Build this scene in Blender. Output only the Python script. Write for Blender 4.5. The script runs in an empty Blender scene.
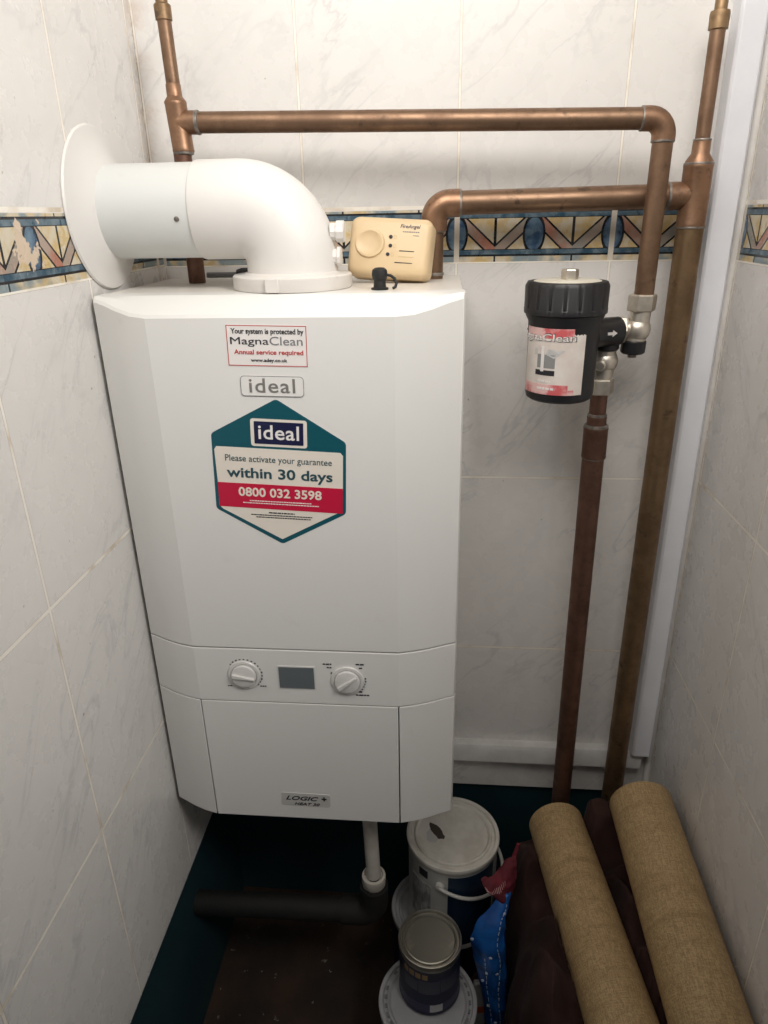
import bpy, bmesh, math, random
from mathutils import Vector, Matrix, noise
random.seed(7)
PI = math.pi
SC = bpy.context.scene
COL = SC.collection
FLOOR = -0.49            # the tiled nook is laid out around the boiler's lower left corner; all is lifted at the end

# ------------------------------------------------------------------ node helpers
class N:
    """arithmetic on shader sockets"""
    def __init__(s, t, sock): s.t, s.s = t, sock
    def _m(s, op, *a):
        n = s.t.nodes.new('ShaderNodeMath'); n.operation = op
        for i, v in enumerate((s,) + a):
            if isinstance(v, N): s.t.links.new(v.s, n.inputs[i])
            else: n.inputs[i].default_value = v
        return N(s.t, n.outputs[0])
    def __add__(s, o): return s._m('ADD', o)
    def __sub__(s, o): return s._m('SUBTRACT', o)
    def __mul__(s, o): return s._m('MULTIPLY', o)
    def __truediv__(s, o): return s._m('DIVIDE', o)
    def __neg__(s): return s._m('MULTIPLY', -1.0)
    def abs(s): return s._m('ABSOLUTE')
    def frac(s): return s._m('FRACT')
    def floor(s): return s._m('FLOOR')
    def lt(s, o): return s._m('LESS_THAN', o)
    def gt(s, o): return s._m('GREATER_THAN', o)
    def max(s, o): return s._m('MAXIMUM', o)
    def min(s, o): return s._m('MINIMUM', o)
    def sqrt(s): return s._m('SQRT')
    def pow(s, o): return s._m('POWER', o)
    def ss(s, a, b, x=0.0, y=1.0):
        n = s.t.nodes.new('ShaderNodeMapRange'); n.interpolation_type = 'SMOOTHSTEP'
        s.t.links.new(s.s, n.inputs[0])
        for i, v in enumerate((a, b, x, y)): n.inputs[i + 1].default_value = v
        return N(s.t, n.outputs[0])

def mat(name, color=(.8, .8, .8), rough=.5, metal=0., coat=0., spec=.5):
    m = bpy.data.materials.new(name); m.use_nodes = True
    b = m.node_tree.nodes['Principled BSDF']
    b.inputs['Base Color'].default_value = (*color, 1); b.inputs['Roughness'].default_value = rough
    b.inputs['Metallic'].default_value = metal; b.inputs['Coat Weight'].default_value = coat
    b.inputs['Specular IOR Level'].default_value = spec
    return m
def bsdf(m): return m.node_tree.nodes['Principled BSDF']
def coords(m, scale=None, rot=None):
    t = m.node_tree
    n = t.nodes.new('ShaderNodeTexCoord'); out = n.outputs['Object']
    if scale or rot:
        mp = t.nodes.new('ShaderNodeMapping'); t.links.new(out, mp.inputs[0]); out = mp.outputs[0]
        if scale: mp.inputs['Scale'].default_value = scale
        if rot: mp.inputs['Rotation'].default_value = rot
    return out
def nz(m, vec, scale, detail=4., rough=.55, dist=0.):
    t = m.node_tree; n = t.nodes.new('ShaderNodeTexNoise')
    t.links.new(vec, n.inputs['Vector'])
    n.inputs['Scale'].default_value = scale; n.inputs['Detail'].default_value = detail
    n.inputs['Roughness'].default_value = rough; n.inputs['Distortion'].default_value = dist
    return N(t, n.outputs['Fac'])
def mix(m, fac, a, b):
    t = m.node_tree; n = t.nodes.new('ShaderNodeMix'); n.data_type = 'RGBA'
    if isinstance(fac, N): t.links.new(fac.s, n.inputs[0])
    else: n.inputs[0].default_value = fac
    for v, i in ((a, 6), (b, 7)):
        if isinstance(v, tuple): n.inputs[i].default_value = (*v, 1)
        else: t.links.new(v, n.inputs[i])
    return n.outputs[2]
def setcol(m, c): m.node_tree.links.new(c, bsdf(m).inputs['Base Color'])
def setin(m, k, v): m.node_tree.links.new(v.s, bsdf(m).inputs[k])
def bump(m, h, strength=.3, dist=.002):
    t = m.node_tree; n = t.nodes.new('ShaderNodeBump')
    t.links.new(h.s, n.inputs['Height']); n.inputs['Strength'].default_value = strength
    n.inputs['Distance'].default_value = dist
    t.links.new(n.outputs[0], bsdf(m).inputs['Normal'])

# ------------------------------------------------------------------ materials
GW = .0017
XLEFT = -.008
def tile_material(name, axis, joint, border0, border1, rows, warm):
    """white marbled wall tiles 200 x 300 mm with a stained-glass style border row"""
    m = mat(name, (.8, .78, .75), .22, spec=.5)
    t = m.node_tree
    v = coords(m)
    sep = t.nodes.new('ShaderNodeSeparateXYZ'); t.links.new(v, sep.inputs[0])
    X = N(t, sep.outputs[axis]); Z = N(t, sep.outputs[2])
    # marble
    mr = t.nodes.new('ShaderNodeMapping'); mr.inputs['Rotation'].default_value = (0, -.75, 0) if axis == 0 else (.75, 0, 0); t.links.new(v, mr.inputs[0])
    ms = t.nodes.new('ShaderNodeMapping'); ms.inputs['Scale'].default_value = (1.5, 1.5, .50); t.links.new(mr.outputs[0], ms.inputs[0]); v2 = ms.outputs[0]
    cell = ((X - joint) * 5.0).floor() * 3.7
    warp = nz(m, v2, 8., 5., .55, .6)
    veins = (warp - .5).abs().ss(0., .022, 1., 0.)
    broad = nz(m, v, 5., 3.)
    speck = nz(m, v2, 10., 3., .5, .4)
    veins = veins * broad.ss(.38, .60)
    base = mix(m, veins * .36, (.755, .735, .71), (.42, .42, .43))
    base = mix(m, speck.ss(.40, .80) * .12, base, (.55, .545, .54))
    dirt = nz(m, v, 14., 6., .7)
    base = mix(m, dirt.ss(.64, .84) * .25, base, (.62, .50, .38))
    spots = nz(m, v, 95., 1., .4)
    base = mix(m, spots.ss(.80, .83) * .7, base, (.24, .19, .14))
    corner = 0.0 if axis == 1 else XLEFT
    stain = (X - corner).abs().ss(.002, .030, 1., 0.) * nz(m, v, 26., 6., .7).ss(.42, .66)
    base = mix(m, stain * .45, base, (.50, .36, .26))
    crack = (X - corner).abs().lt(.0022).min(nz(m, v, 45., 3.).gt(.50))
    base = mix(m, crack * .8, base, (.25, .18, .14))
    # grout
    u = (X - joint) * 5.0
    fr = u.frac()
    dx = (fr.min(-fr + 1.0)) * 0.2
    GW = .0016 if axis == 0 else .0021
    g = dx.lt(GW * .8); groove_shade = dx.lt(GW * 1.1)
    for r in rows:
        g = g.max((Z - r).abs().lt(GW)); groove_shade = groove_shade.max((Z - r).abs().lt(GW * 1.2))
    g = g.max((Z - border1 - .003).abs().lt(.0022))
    gcol = mix(m, nz(m, v, 22., 3.).ss(.48, .75), (.90, .86, .78), (.62, .53, .42))
    col = mix(m, groove_shade, base, (.50, .45, .40))  # shadow along the grout grooves, put into the colour as a darker edge
    col = mix(m, g, col, gcol)
    # border
    bh = border1 - border0
    V = (Z - border0) / bh
    U = (X - joint) * 10.0
    f = U.frac()
    tt = (f - .5).abs() * 2.0                # 1 at an oval, 0 half way
    T = -tt + 1.0
    n1 = nz(m, v, 60., 4.); n2 = nz(m, v, 25., 3.)
    cream = mix(m, n1.ss(.35, .65), (.62, .46, .22), (.66, .60, .48))
    blue = mix(m, n1.ss(.35, .68), (.035, .085, .13), (.16, .22, .26))
    deep = mix(m, n1.ss(.35, .7), (.03, .075, .16), (.16, .25, .33))
    pink = mix(m, n2.ss(.4, .6), (.45, .20, .14), (.44, .34, .28))
    ribc = mix(m, f.gt(.5), pink, mix(m, n2.ss(.35, .65), (.42, .32, .26), (.30, .30, .27)))
    black = (.012, .013, .016)
    tc = (-(V - .17) / .70 + 1.0).max(0.0).min(1.0)
    dr = (T - tc).abs()
    c = cream
    c = mix(m, T.gt(.965), c, black)
    c = mix(m, dr.lt(.225), c, black)
    c = mix(m, dr.lt(.155), c, ribc)
    ex = T / .235; ez = (V - .52) / .31
    e = (ex * ex + ez * ez).sqrt()
    c = mix(m, e.lt(1.24), c, black)
    c = mix(m, e.lt(1.0), c, deep)
    inner = V.gt(.24).min(V.lt(.82))
    bars = V.gt(.13).min(V.lt(.93))
    bandc = mix(m, (V - .185).abs().lt(.042).max((V - .875).abs().lt(.042)), black, blue)
    c = mix(m, inner, bandc, c)
    endc = mix(m, ((f - .5).abs().lt(.012)).max(V.gt(.965).min(V.lt(.99)) * 0.0), mix(m, n2.ss(.45, .6), cream, (.25, .31, .33)), black)
    strip = V.lt(.105).max(V.gt(.955))
    c = mix(m, bars, mix(m, strip, black, endc), c)
    inb = (Z - border0).gt(0.).min((Z - border1).lt(0.))
    c = mix(m, dx.lt(.0034), c, (.70, .64, .55))
    plaster = nz(m, v, 11., 5., .65)
    if warm == 2: c = mix(m, plaster.ss(.645, .66), c, (.68, .55, .42))
    col = mix(m, inb, col, c)
    setcol(m, col)
    rg = nz(m, v, 30., 4.)
    setin(m, 'Roughness', g.max(rg.ss(.3, .8, .24, .36)))
    bump(m, -g + 1.0, .25, .0015)
    return m
J = .3929
M = {}
M['tile_b'] = tile_material('marbled_tile_back', 0, J, .7267, .7915, (.4225, .1222, .7267), 1)
M['tile_l'] = tile_material('marbled_tile_left', 1, -.420, .729, .794, (.4315, .1355, .729), 2)
M['tile_r'] = tile_material('marbled_tile_right', 1, -.2113, .7255, .790, (.4225, .125, .7255), 1)

def simple_noise(name, c1, c2, scale, rough=.5, lo=.35, hi=.65, metal=0., bmp=0., detail=5., vec=None):
    m = mat(name, c1, rough, metal)
    v = coords(m, scale=vec) if vec else coords(m)
    n = nz(m, v, scale, detail, .6)
    setcol(m, mix(m, n.ss(lo, hi), c1, c2))
    if bmp: bump(m, n, bmp, .002)
    return m
M['teal'] = simple_noise('dark_teal_paint', (.007, .031, .040), (.010, .038, .048), 6., .6)
M['ceiling'] = simple_noise('white_ceiling', (.8, .79, .77), (.76, .75, .73), 5., .8)
M['trimwhite'] = simple_noise('white_gloss_trim', (.72, .71, .70), (.60, .59, .57), 18., .35)
M['trunk'] = simple_noise('white_plastic_trunking', (.77, .78, .82), (.71, .72, .76), 9., .3)
M['bead'] = simple_noise('white_corner_bead', (.82, .80, .77), (.74, .71, .67), 20., .35)
def boiler_white(name, c, dirt):
    m = mat(name, c, .34)
    v = coords(m); n = nz(m, v, 26., 6., .7); n2 = nz(m, v, 4., 2.)
    setcol(m, mix(m, n.ss(.62, .8) * dirt, mix(m, n2.ss(.3, .7) * .3, c, (c[0]*.95, c[1]*.94, c[2]*.92)), (.45, .38, .30)))
    return m
M['white'] = boiler_white('white_boiler_enamel', (.78, .775, .755), .12)
M['whitetop'] = boiler_white('dusty_white_enamel', (.74, .71, .66), .8)
M['whitepl'] = boiler_white('white_painted_flue', (.73, .71, .685), .2)
bsdf(M['whitepl']).inputs['Roughness'].default_value = .48
M['flue_tube'] = boiler_white('pale_grey_white_tube', (.66, .675, .665), .15)
M['collar'] = boiler_white('chipped_white_collar', (.72, .69, .655), .7)
M['knob'] = mat('grey_white_plastic', (.70, .69, .67), .3)
M['screen'] = mat('grey_lcd', (.135, .155, .165), .25)  # grey raised so the colour stands in for the screen's reflection
M['ink'] = mat('dark_print', (.02, .02, .025), .6)
M['inkgrey'] = mat('grey_print', (.20, .20, .21), .6)
M['chrome'] = mat('silver_badge', (.30, .285, .27), .3, .4)
M['silver'] = mat('silver_plate', (.62, .61, .59), .35, .1)
M['badge_pl'] = mat('clear_badge_plate', (.80, .79, .77), .15)
M['st_teal'] = mat('teal_print', (.004, .085, .115), .35)
M['st_white'] = mat('cream_print', (.80, .74, .66), .4)
M['st_red'] = mat('crimson_print', (.55, .008, .05), .4)
M['st_navy'] = mat('navy_print', (.010, .012, .055), .35)
M['st_paper'] = mat('white_print', (.82, .79, .77), .4)
M['st_redink'] = mat('red_ink', (.50, .07, .07), .5)
M['st_tealink'] = mat('dark_teal_ink', (.02, .07, .09), .5)
def copper(name, c1, c2, c3, rough=.36):
    m = mat(name, c1, rough, .82)
    v = coords(m); a = nz(m, v, 16., 6., .7); b = nz(m, v, 55., 4., .6)
    c = mix(m, a.ss(.40, .66), c1, c2)
    c = mix(m, b.ss(.60, .72) * .7, c, c3)
    setcol(m, c); setin(m, 'Roughness', a.ss(.3, .7, rough - .01, rough + .20))
    return m
M['copper'] = copper('tarnished_copper', (.255, .160, .102), (.185, .112, .072), (.085, .058, .042))
M['copper2'] = copper('bright_copper_fitting', (.32, .185, .112), (.21, .125, .08), (.08, .055, .042), .34)
M['copper3'] = copper('brown_oxidised_copper', (.20, .11, .08), (.13, .07, .05), (.06, .04, .035), .42)
M['brasspipe'] = copper('olive_brown_copper', (.25, .165, .092), (.17, .11, .062), (.08, .055, .038), .38)
M['solder'] = simple_noise('grey_solder', (.16, .15, .14), (.34, .30, .26), 90., .5, metal=.7)
M['brass'] = copper('dull_brass', (.30, .20, .11), (.20, .13, .075), (.08, .06, .045), .4)
M['nickel'] = simple_noise('nickel_plate', (.74, .69, .61), (.58, .53, .46), 60., .38, metal=.85)
M['black'] = mat('black_plastic', (.014, .014, .016), .42)
M['rubber'] = mat('black_rubber', (.012, .012, .012), .6)
M['greyplug'] = mat('grey_plastic', (.22, .22, .23), .5)
M['soil'] = simple_noise('dusty_black_pipe', (.005, .0048, .0048), (.012, .011, .010), 12., .75)
M['cream'] = mat('cream_plastic', (.66, .50, .30), .42)
M['cream2'] = mat('cream_plastic_dark', (.60, .45, .24), .5)
M['wastewhite'] = simple_noise('off_white_pipe', (.62, .59, .53), (.50, .46, .40), 20., .4)
M['capdisc'] = simple_noise('pale_disc', (.70, .67, .58), (.58, .54, .44), 30., .5)
M['lblpink'] = simple_noise('pink_red_label', (.62, .12, .13), (.78, .52, .50), 45., .45, .40, .60)
M['lblwhite'] = simple_noise('worn_white_label', (.78, .73, .68), (.70, .62, .57), 30., .45)
M['lblgrey'] = mat('grey_label_print', (.27, .27, .27), .5)
M['lblgrey2'] = mat('pale_grey_label_print', (.52, .52, .51), .5)
# paint tins
def lid_mat():
    m = mat('stained_white_lid', (.68, .65, .60), .38)
    v = coords(m); t = m.node_tree
    sep = t.nodes.new('ShaderNodeSeparateXYZ'); t.links.new(v, sep.inputs[0])
    x, y = N(t, sep.outputs[0]), N(t, sep.outputs[1])
    n = nz(m, v, 60., 4.)
    dx = (x + .027) * .9 + (y - .004) * .55; dy = (y - .004) * .9 - (x + .027) * .55
    d = ((dx / .008) * (dx / .008) + (dy / .020) * (dy / .020)).sqrt() + (n - .5) * 1.6
    d2 = (((x + .034) / .011) * ((x + .034) / .011) + ((y + .006) / .015) * ((y + .006) / .015)).sqrt() + (n - .5)
    c = mix(m, nz(m, v, 30., 5.).ss(.4, .7), (.68, .655, .60), (.56, .53, .47))
    c = mix(m, d2.lt(1.), c, (.50, .50, .50))
    c = mix(m, d.lt(1.), c, (.05, .038, .03))
    setcol(m, c); return m
M['lid'] = lid_mat()
M['tinwhite'] = simple_noise('white_tin_paint', (.60, .59, .56), (.50, .49, .46), 18., .4)
M['tinnavy'] = mat('navy_tin_label', (.006, .022, .050), .4)
M['tingrey'] = simple_noise('grey_print_panel', (.20, .20, .20), (.5, .49, .47), 120., .5, vec=(1, 1, .3))
M['metal'] = simple_noise('tin_plate', (.46, .44, .38), (.36, .34, .30), 22., .32, metal=.85)
M['metal2'] = simple_noise('dull_tin_plate', (.30, .29, .25), (.42, .38, .31), 14., .4, .45, .55, metal=.75)
M['lid2'] = simple_noise('grey_white_lid', (.46, .46, .47), (.40, .40, .41), 15., .4)
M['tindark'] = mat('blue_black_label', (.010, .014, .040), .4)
M['tinpanel'] = mat('slate_label_panel', (.060, .065, .095), .4)
M['tinviolet'] = mat('deep_violet_label', (.020, .018, .07), .4)
M['tinochre'] = mat('ochre_swatch', (.30, .20, .11), .5)
def kraft():
    m = mat('woven_tan_paper', (.45, .32, .16), .6)
    v = coords(m, scale=(1, .12, 1)); v2 = coords(m, scale=(.35, 3.2, .35)); v3 = coords(m)
    a = nz(m, v, 700., 2., .5); b = nz(m, v2, 260., 3., .6); c = nz(m, v3, 500., 2.); d = nz(m, v2, 14., 4., .6)
    f = (a + b + c) / 3.0
    col = mix(m, f.ss(.40, .60), (.29, .19, .088), (.49, .345, .175))
    col = mix(m, d.ss(.48, .72) * .45, col, (.23, .14, .06))
    setcol(m, col); bump(m, f, .35, .0012)
    return m
M['kraft'] = kraft()
M['kraftcore'] = mat('card_core', (.30, .20, .11), .8)
def cloth_mat():
    m = mat('dark_brown_cloth', (.03, .018, .014), .95, spec=.1)
    v = coords(m); n = nz(m, v, 8., 4.); w = nz(m, v, 380., 2.)
    setcol(m, mix(m, n.ss(.35, .65), (.028, .0145, .0125), (.052, .027, .023)))
    bump(m, w, .3, .001)
    bsdf(m).inputs['Sheen Weight'].default_value = .03
    return m
M['cloth'] = cloth_mat()
def blue_mat():
    m = mat('blue_dotted_plastic', (.01, .07, .30), .3)
    v = coords(m); n = nz(m, v, 18., 3.)
    c = mix(m, n.ss(.35, .65), (.010, .075, .30), (.02, .15, .50))
    setcol(m, c); return m
M['blue'] = blue_mat()
M['bluedot'] = mat('white_stitching', (.55, .60, .70), .5)
M['redcloth'] = simple_noise('crimson_cloth', (.17, .014, .028), (.10, .010, .018), 40., .8)
M['pinkdot'] = mat('pale_pink_stitch', (.55, .30, .30), .7)
M['packet'] = simple_noise('white_packet', (.50, .49, .48), (.40, .38, .37), 20., .4)
M['orange'] = mat('orange_red_print', (.55, .09, .02), .5)
def floor_mat():
    m = mat('dirty_brown_floor', (.03, .018, .012), .7)
    v = coords(m); a = nz(m, v, 6., 5., .65); b = nz(m, v, 70., 3., .6); e = nz(m, v, 22., 4.)
    c = mix(m, a.ss(.35, .65), (.022, .015, .011), (.055, .030, .018))
    c = mix(m, b.ss(.66, .70) * e.ss(.48, .6), c, (.30, .27, .22))
    setcol(m, c); bump(m, b, .4, .003); return m
M['floor'] = floor_mat()

# ------------------------------------------------------------------ geometry helpers
def BM(): return bmesh.new()
def box(bm, x0, x1, y0, y1, z0, z1):
    vs = [bm.verts.new((x, y, z)) for z in (z0, z1) for y in (y0, y1) for x in (x0, x1)]
    for f in ((0, 2, 3, 1), (4, 5, 7, 6), (0, 1, 5, 4), (2, 6, 7, 3), (0, 4, 6, 2), (1, 3, 7, 5)):
        bm.faces.new([vs[i] for i in f])
def prism(bm, poly, z0, z1, fz0=None, fz1=None):
    """plan polygon extruded between z0 and z1 (optionally heights per vertex)"""
    lo = [bm.verts.new((x, y, fz0(x, y) if fz0 else z0)) for x, y in poly]
    hi = [bm.verts.new((x, y, fz1(x, y) if fz1 else z1)) for x, y in poly]
    n = len(poly)
    bm.faces.new(lo[::-1]); bm.faces.new(hi)
    for i in range(n): bm.faces.new((lo[i], lo[(i+1) % n], hi[(i+1) % n], hi[i]))
def frame_for(d):
    d = d.normalized(); up = Vector((0, 0, 1)) if abs(d.z) < .9 else Vector((0, 1, 0))
    a = d.cross(up).normalized(); return a, d.cross(a).normalized()
def tube(bm, pts, rs, seg=20, cap=True, flat=None):
    """round tube along a polyline; rs a radius or one radius per point"""
    pts = [Vector(p) for p in pts]; n = len(pts)
    if not hasattr(rs, '__len__'): rs = [rs] * n
    prev = None; rings = []
    for i, p in enumerate(pts):
        d = (pts[min(i+1, n-1)] - pts[max(i-1, 0)])
        if d.length < 1e-9: d = pts[i] - pts[i-1] if i else pts[i+1] - pts[i]
        d.normalize()
        if prev is None: a, b = frame_for(d)
        else:
            a = prev - d * prev.dot(d); a.normalize(); b = d.cross(a)
        prev = a
        fa, fb = flat if flat else (1, 1)
        rings.append([bm.verts.new(p + (a * math.cos(2*PI*k/seg) * fa + b * math.sin(2*PI*k/seg) * fb) * rs[i]) for k in range(seg)])
    for r0, r1 in zip(rings, rings[1:]):
        for k in range(seg): bm.faces.new((r0[k], r0[(k+1) % seg], r1[(k+1) % seg], r1[k]))
    if cap:
        bm.faces.new(rings[0][::-1]); bm.faces.new(rings[-1])
def bend(p0, corner, p1, r, n=10):
    """path p0 - rounded corner - p1"""
    p0, c, p1 = Vector(p0), Vector(corner), Vector(p1)
    a = (p0 - c).normalized(); b = (p1 - c).normalized()
    ang = a.angle(b); t = r / math.tan(ang / 2)
    s, e = c + a * t, c + b * t
    m = c + (a + b).normalized() * (r / math.sin(ang / 2))
    v0, v1 = s - m, e - m; tot = v0.angle(v1)
    out = []
    for i in range(n + 1):
        f = i / n
        out.append(m + (v0 * math.sin((1-f)*tot) + v1 * math.sin(f*tot)) / math.sin(tot))
    return [p0] + out + [p1], out
def lathe(bm, prof, o, axis=(0, 0, 1), seg=48, rf=None, closed=False):
    """profile [(r, h)] spun about an axis from o; rf(angle, i) scales radius"""
    o = Vector(o); ax = Vector(axis).normalized()
    if abs(ax.z) > .9: a, b = Vector((1, 0, 0)), Vector((0, 1, 0)) * (1 if ax.z > 0 else -1)
    else: a, b = frame_for(ax)
    rings = []
    for i, (r, h) in enumerate(prof):
        if r < 1e-6: rings.append([bm.verts.new(o + ax * h)])
        else:
            rings.append([bm.verts.new(o + ax * h + (a * math.cos(2*PI*k/seg) + b * math.sin(2*PI*k/seg)) * r * (rf(2*PI*k/seg, i) if rf else 1)) for k in range(seg)])
    pairs = list(zip(rings, rings[1:]))
    if closed: pairs.append((rings[-1], rings[0]))
    for r0, r1 in pairs:
        if len(r0) == 1 and len(r1) == 1: continue
        for k in range(seg):
            k2 = (k+1) % seg
            if len(r0) == 1: bm.faces.new((r0[0], r1[k2], r1[k]))
            elif len(r1) == 1: bm.faces.new((r0[k], r0[k2], r1[0]))
            else: bm.faces.new((r0[k], r0[k2], r1[k2], r1[k]))
def hexnut(bm, o, axis, r, h, c=.0015):
    lathe(bm, [(0, 0), (r*.9, 0), (r, c), (r, h-c), (r*.9, h), (0, h)], o, axis, 6)
def sphere(bm, c, r, sz=(1, 1, 1)):
    bmesh.ops.create_uvsphere(bm, u_segments=28, v_segments=16, radius=r, matrix=Matrix.Translation(c) @ Matrix.Diagonal((*sz, 1)))
def wloc(o):
    v = Vector((0, 0, 0))
    while o: v += o.location; o = o.parent
    return v
def obj(name, bm, m, parent=None, smooth=35, bevel=0., origin=None):
    me = bpy.data.meshes.new(name)
    off = wloc(parent) if parent else Vector((0, 0, 0))
    if origin is not None: off = off if parent else Vector(origin)
    if isinstance(bm, bpy.types.Mesh):
        me = bm; me.name = name; me.transform(Matrix.Translation(-off))
    else:
        bmesh.ops.recalc_face_normals(bm, faces=bm.faces)
        bmesh.ops.translate(bm, verts=bm.verts, vec=-off)
        bm.to_mesh(me); bm.free()
    if me.materials: me.materials.clear()
    for q in (m if isinstance(m, (list, tuple)) else [m]): me.materials.append(q)
    if smooth:
        me.shade_smooth(); me.set_sharp_from_angle(angle=math.radians(smooth))
    o = bpy.data.objects.new(name, me); COL.objects.link(o)
    if parent: o.parent = parent
    elif origin is not None: o.location = off
    if bevel:
        b = o.modifiers.new('edge', 'BEVEL'); b.width = bevel; b.segments = 3; b.limit_method = 'ANGLE'; b.angle_limit = math.radians(40)
        b.harden_normals = False
    return o
def thing(name, label, cat, loc, group=None):
    o = bpy.data.objects.new(name, None); COL.objects.link(o); o.location = loc
    o.empty_display_size = .05
    return tag(o, label, cat, group)
def tag(o, label, cat, group=None):
    o['label'] = label; o['category'] = cat
    if group: o['group'] = group
    return o
def struct(o): o['kind'] = 'structure'; return o
def tube_part(name, pts, r, m, parent, seg=24, **k):
    bm = BM(); tube(bm, pts, r, seg, **k); return obj(name, bm, m, parent, 50)
def lathe_part(name, prof, o, axis, m, parent, seg=48, **k):
    bm = BM(); lathe(bm, prof, o, axis, seg, **k); return obj(name, bm, m, parent, 35)

# lettering: flat glyph meshes
def glyphs(text, bold=0., shear=0., space=1.):
    cu = bpy.data.curves.new('glyphs', 'FONT'); cu.body = text; cu.size = 1; cu.offset = bold; cu.shear = shear
    cu.space_character = space; cu.resolution_u = 3; cu.extrude = 0.01
    o = bpy.data.objects.new('glyphs', cu); COL.objects.link(o)
    dg = bpy.context.evaluated_depsgraph_get(); dg.update()
    me = bpy.data.meshes.new_from_object(o.evaluated_get(dg))
    bpy.data.objects.remove(o); bpy.data.curves.remove(cu)
    return me
def fit(me, w, h):
    """scale glyphs to a w x h box centred on the origin, kept in the local xy plane"""
    xs = [v.co.x for v in me.vertices]; ys = [v.co.y for v in me.vertices]
    x0, x1, y0, y1 = min(xs), max(xs), min(ys), max(ys)
    sx, sy = w / (x1 - x0), h / (y1 - y0)
    for v in me.vertices:
        v.co = Vector(((v.co.x - (x0+x1)/2) * sx, (v.co.y - (y0+y1)/2) * sy, v.co.z * .03))
    return me
def front(me_or_bm, cx, cz, ang, y):
    """local xy drawing -> onto a vertical face looking towards -y"""
    T = Matrix.Translation((cx, y, cz)) @ Matrix.Rotation(PI/2, 4, 'X') @ Matrix.Rotation(ang, 4, 'Z')
    if isinstance(me_or_bm, bpy.types.Mesh): me_or_bm.transform(T)
    else: bmesh.ops.transform(me_or_bm, matrix=T, verts=me_or_bm.verts)
    return me_or_bm
def poly2(bm, pts, h=.0003):
    n = len(pts)
    lo = [bm.verts.new((x, y, 0)) for x, y in pts]; hi = [bm.verts.new((x, y, h)) for x, y in pts]
    bm.faces.new(lo[::-1]); bm.faces.new(hi)
    for i in range(n): bm.faces.new((lo[i], lo[(i+1) % n], hi[(i+1) % n], hi[i]))
def rrect(x0, x1, y0, y1, r, n=6):
    out = []
    for cx, cy, a0 in ((x1-r, y1-r, 0), (x0+r, y1-r, PI/2), (x0+r, y0+r, PI), (x1-r, y0+r, 1.5*PI)):
        for i in range(n+1):
            a = a0 + PI/2*i/n; out.append((cx + r*math.cos(a), cy + r*math.sin(a)))
    return out
def rpoly(pts, r, n=5):
    out = []; k = len(pts)
    for i in range(k):
        path, arc = bend((*pts[i-1], 0), (*pts[i], 0), (*pts[(i+1) % k], 0), r, n)
        out += [(p.x, p.y) for p in arc]
    return out
def dashes(bm, x0, x1, y, h, seed, gap=.25, hh=.0003):
    rnd = random.Random(seed); x = x0
    while x < x1:
        w = rnd.uniform(1.2, 3.2) * h
        poly2(bm, [(x, y-h/2), (min(x+w, x1), y-h/2), (min(x+w, x1), y+h/2), (x, y+h/2)], hh)
        x += w + h * gap * 2

# ------------------------------------------------------------------ the setting
XL, XR, YF, ZT = -.008, .750, -1.75, 1.75
def wall(name, axis, pos, out, tile, tile_bottom, y_end=YF):
    bm = BM()
    def quadbox(a0, a1, z0, z1, t0, t1, mi):
        n0 = len(bm.faces)
        lo, hi = min(t0, t1), max(t0, t1)
        if axis == 'y': box(bm, a0, a1, lo, hi, z0, z1)
        else: box(bm, lo, hi, a0, a1, z0, z1)
        bm.faces.ensure_lookup_table()
        for f in bm.faces[n0:]: f.material_index = mi
    a0, a1 = (XL - .1, XR + .1) if axis == 'y' else (y_end, .1)
    quadbox(a0, a1, FLOOR - .05, ZT, pos + out*.009, pos + out*.10, 1)      # plastered wall, painted teal near the floor
    quadbox(a0 if axis == 'x' else XL, 0 if axis == 'x' else XR, tile_bottom, ZT, pos, pos + out*.009, 0)   # tiling
    return struct(obj(name, bm, [tile, M['teal']], None, 0))
wall('wall_back', 'y', 0, 1, M['tile_b'], -.176)
wall('wall_left', 'x', XL, -1, M['tile_l'], -.159)
wall('wall_right', 'x', XR, 1, M['tile_r'], -.176, -.70)
bm = BM(); box(bm, XL - .1, XR + .1, YF, .1, FLOOR - .05, FLOOR); struct(obj('floor', bm, M['floor'], None, 0))
bm = BM(); box(bm, XL - .1, XR + .1, YF, .1, ZT, ZT + .05); struct(obj('ceiling', bm, M['ceiling'], None, 0))
# painted wooden batten along the back wall
bm = BM(); prism(bm, [(0, -.107), (-.017, -.107), (-.020, -.104), (-.020, -.078), (-.016, -.071), (0, -.071)], XL + .0005, .728)
bmesh.ops.transform(bm, matrix=Matrix(((0, 0, 1, 0), (1, 0, 0, 0), (0, 1, 0, 0), (0, 0, 0, 1))), verts=bm.verts)
struct(obj('trim_1', bm, M['trimwhite'], None, 30))
# plastic quadrant bead in the right hand corner
bm = BM(); tube(bm, [(XR - .004, -.004, -.176), (XR - .004, -.004, ZT)], .0055, 12); struct(obj('trim_2', bm, M['bead'], None, 50))

# vertical white trunking
t = thing('cable_trunking', 'tall white plastic trunking running up the back wall beside the right corner', 'trunking', (.715, -.015, -.107))
for (za, zb, nm) in ((-.070, ZT, 'cover'),):
    bm = BM()
    def tx(z): return .7015 + (1.0 - z) * .006
    prof = [(0, 0), (0, -.026), (.003, -.029), (.029, -.029), (.032, -.026), (.032, 0)]
    lo = [bm.verts.new((tx(za) + a, b, za)) for a, b in prof]; hi = [bm.verts.new((tx(zb) + a, b, zb)) for a, b in prof]
    bm.faces.new(lo[::-1]); bm.faces.new(hi)
    for i in range(6): bm.faces.new((lo[i], lo[(i+1) % 6], hi[(i+1) % 6], hi[i]))
    obj(nm, bm, M['trunk'], t, 30, .0008)

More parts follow.
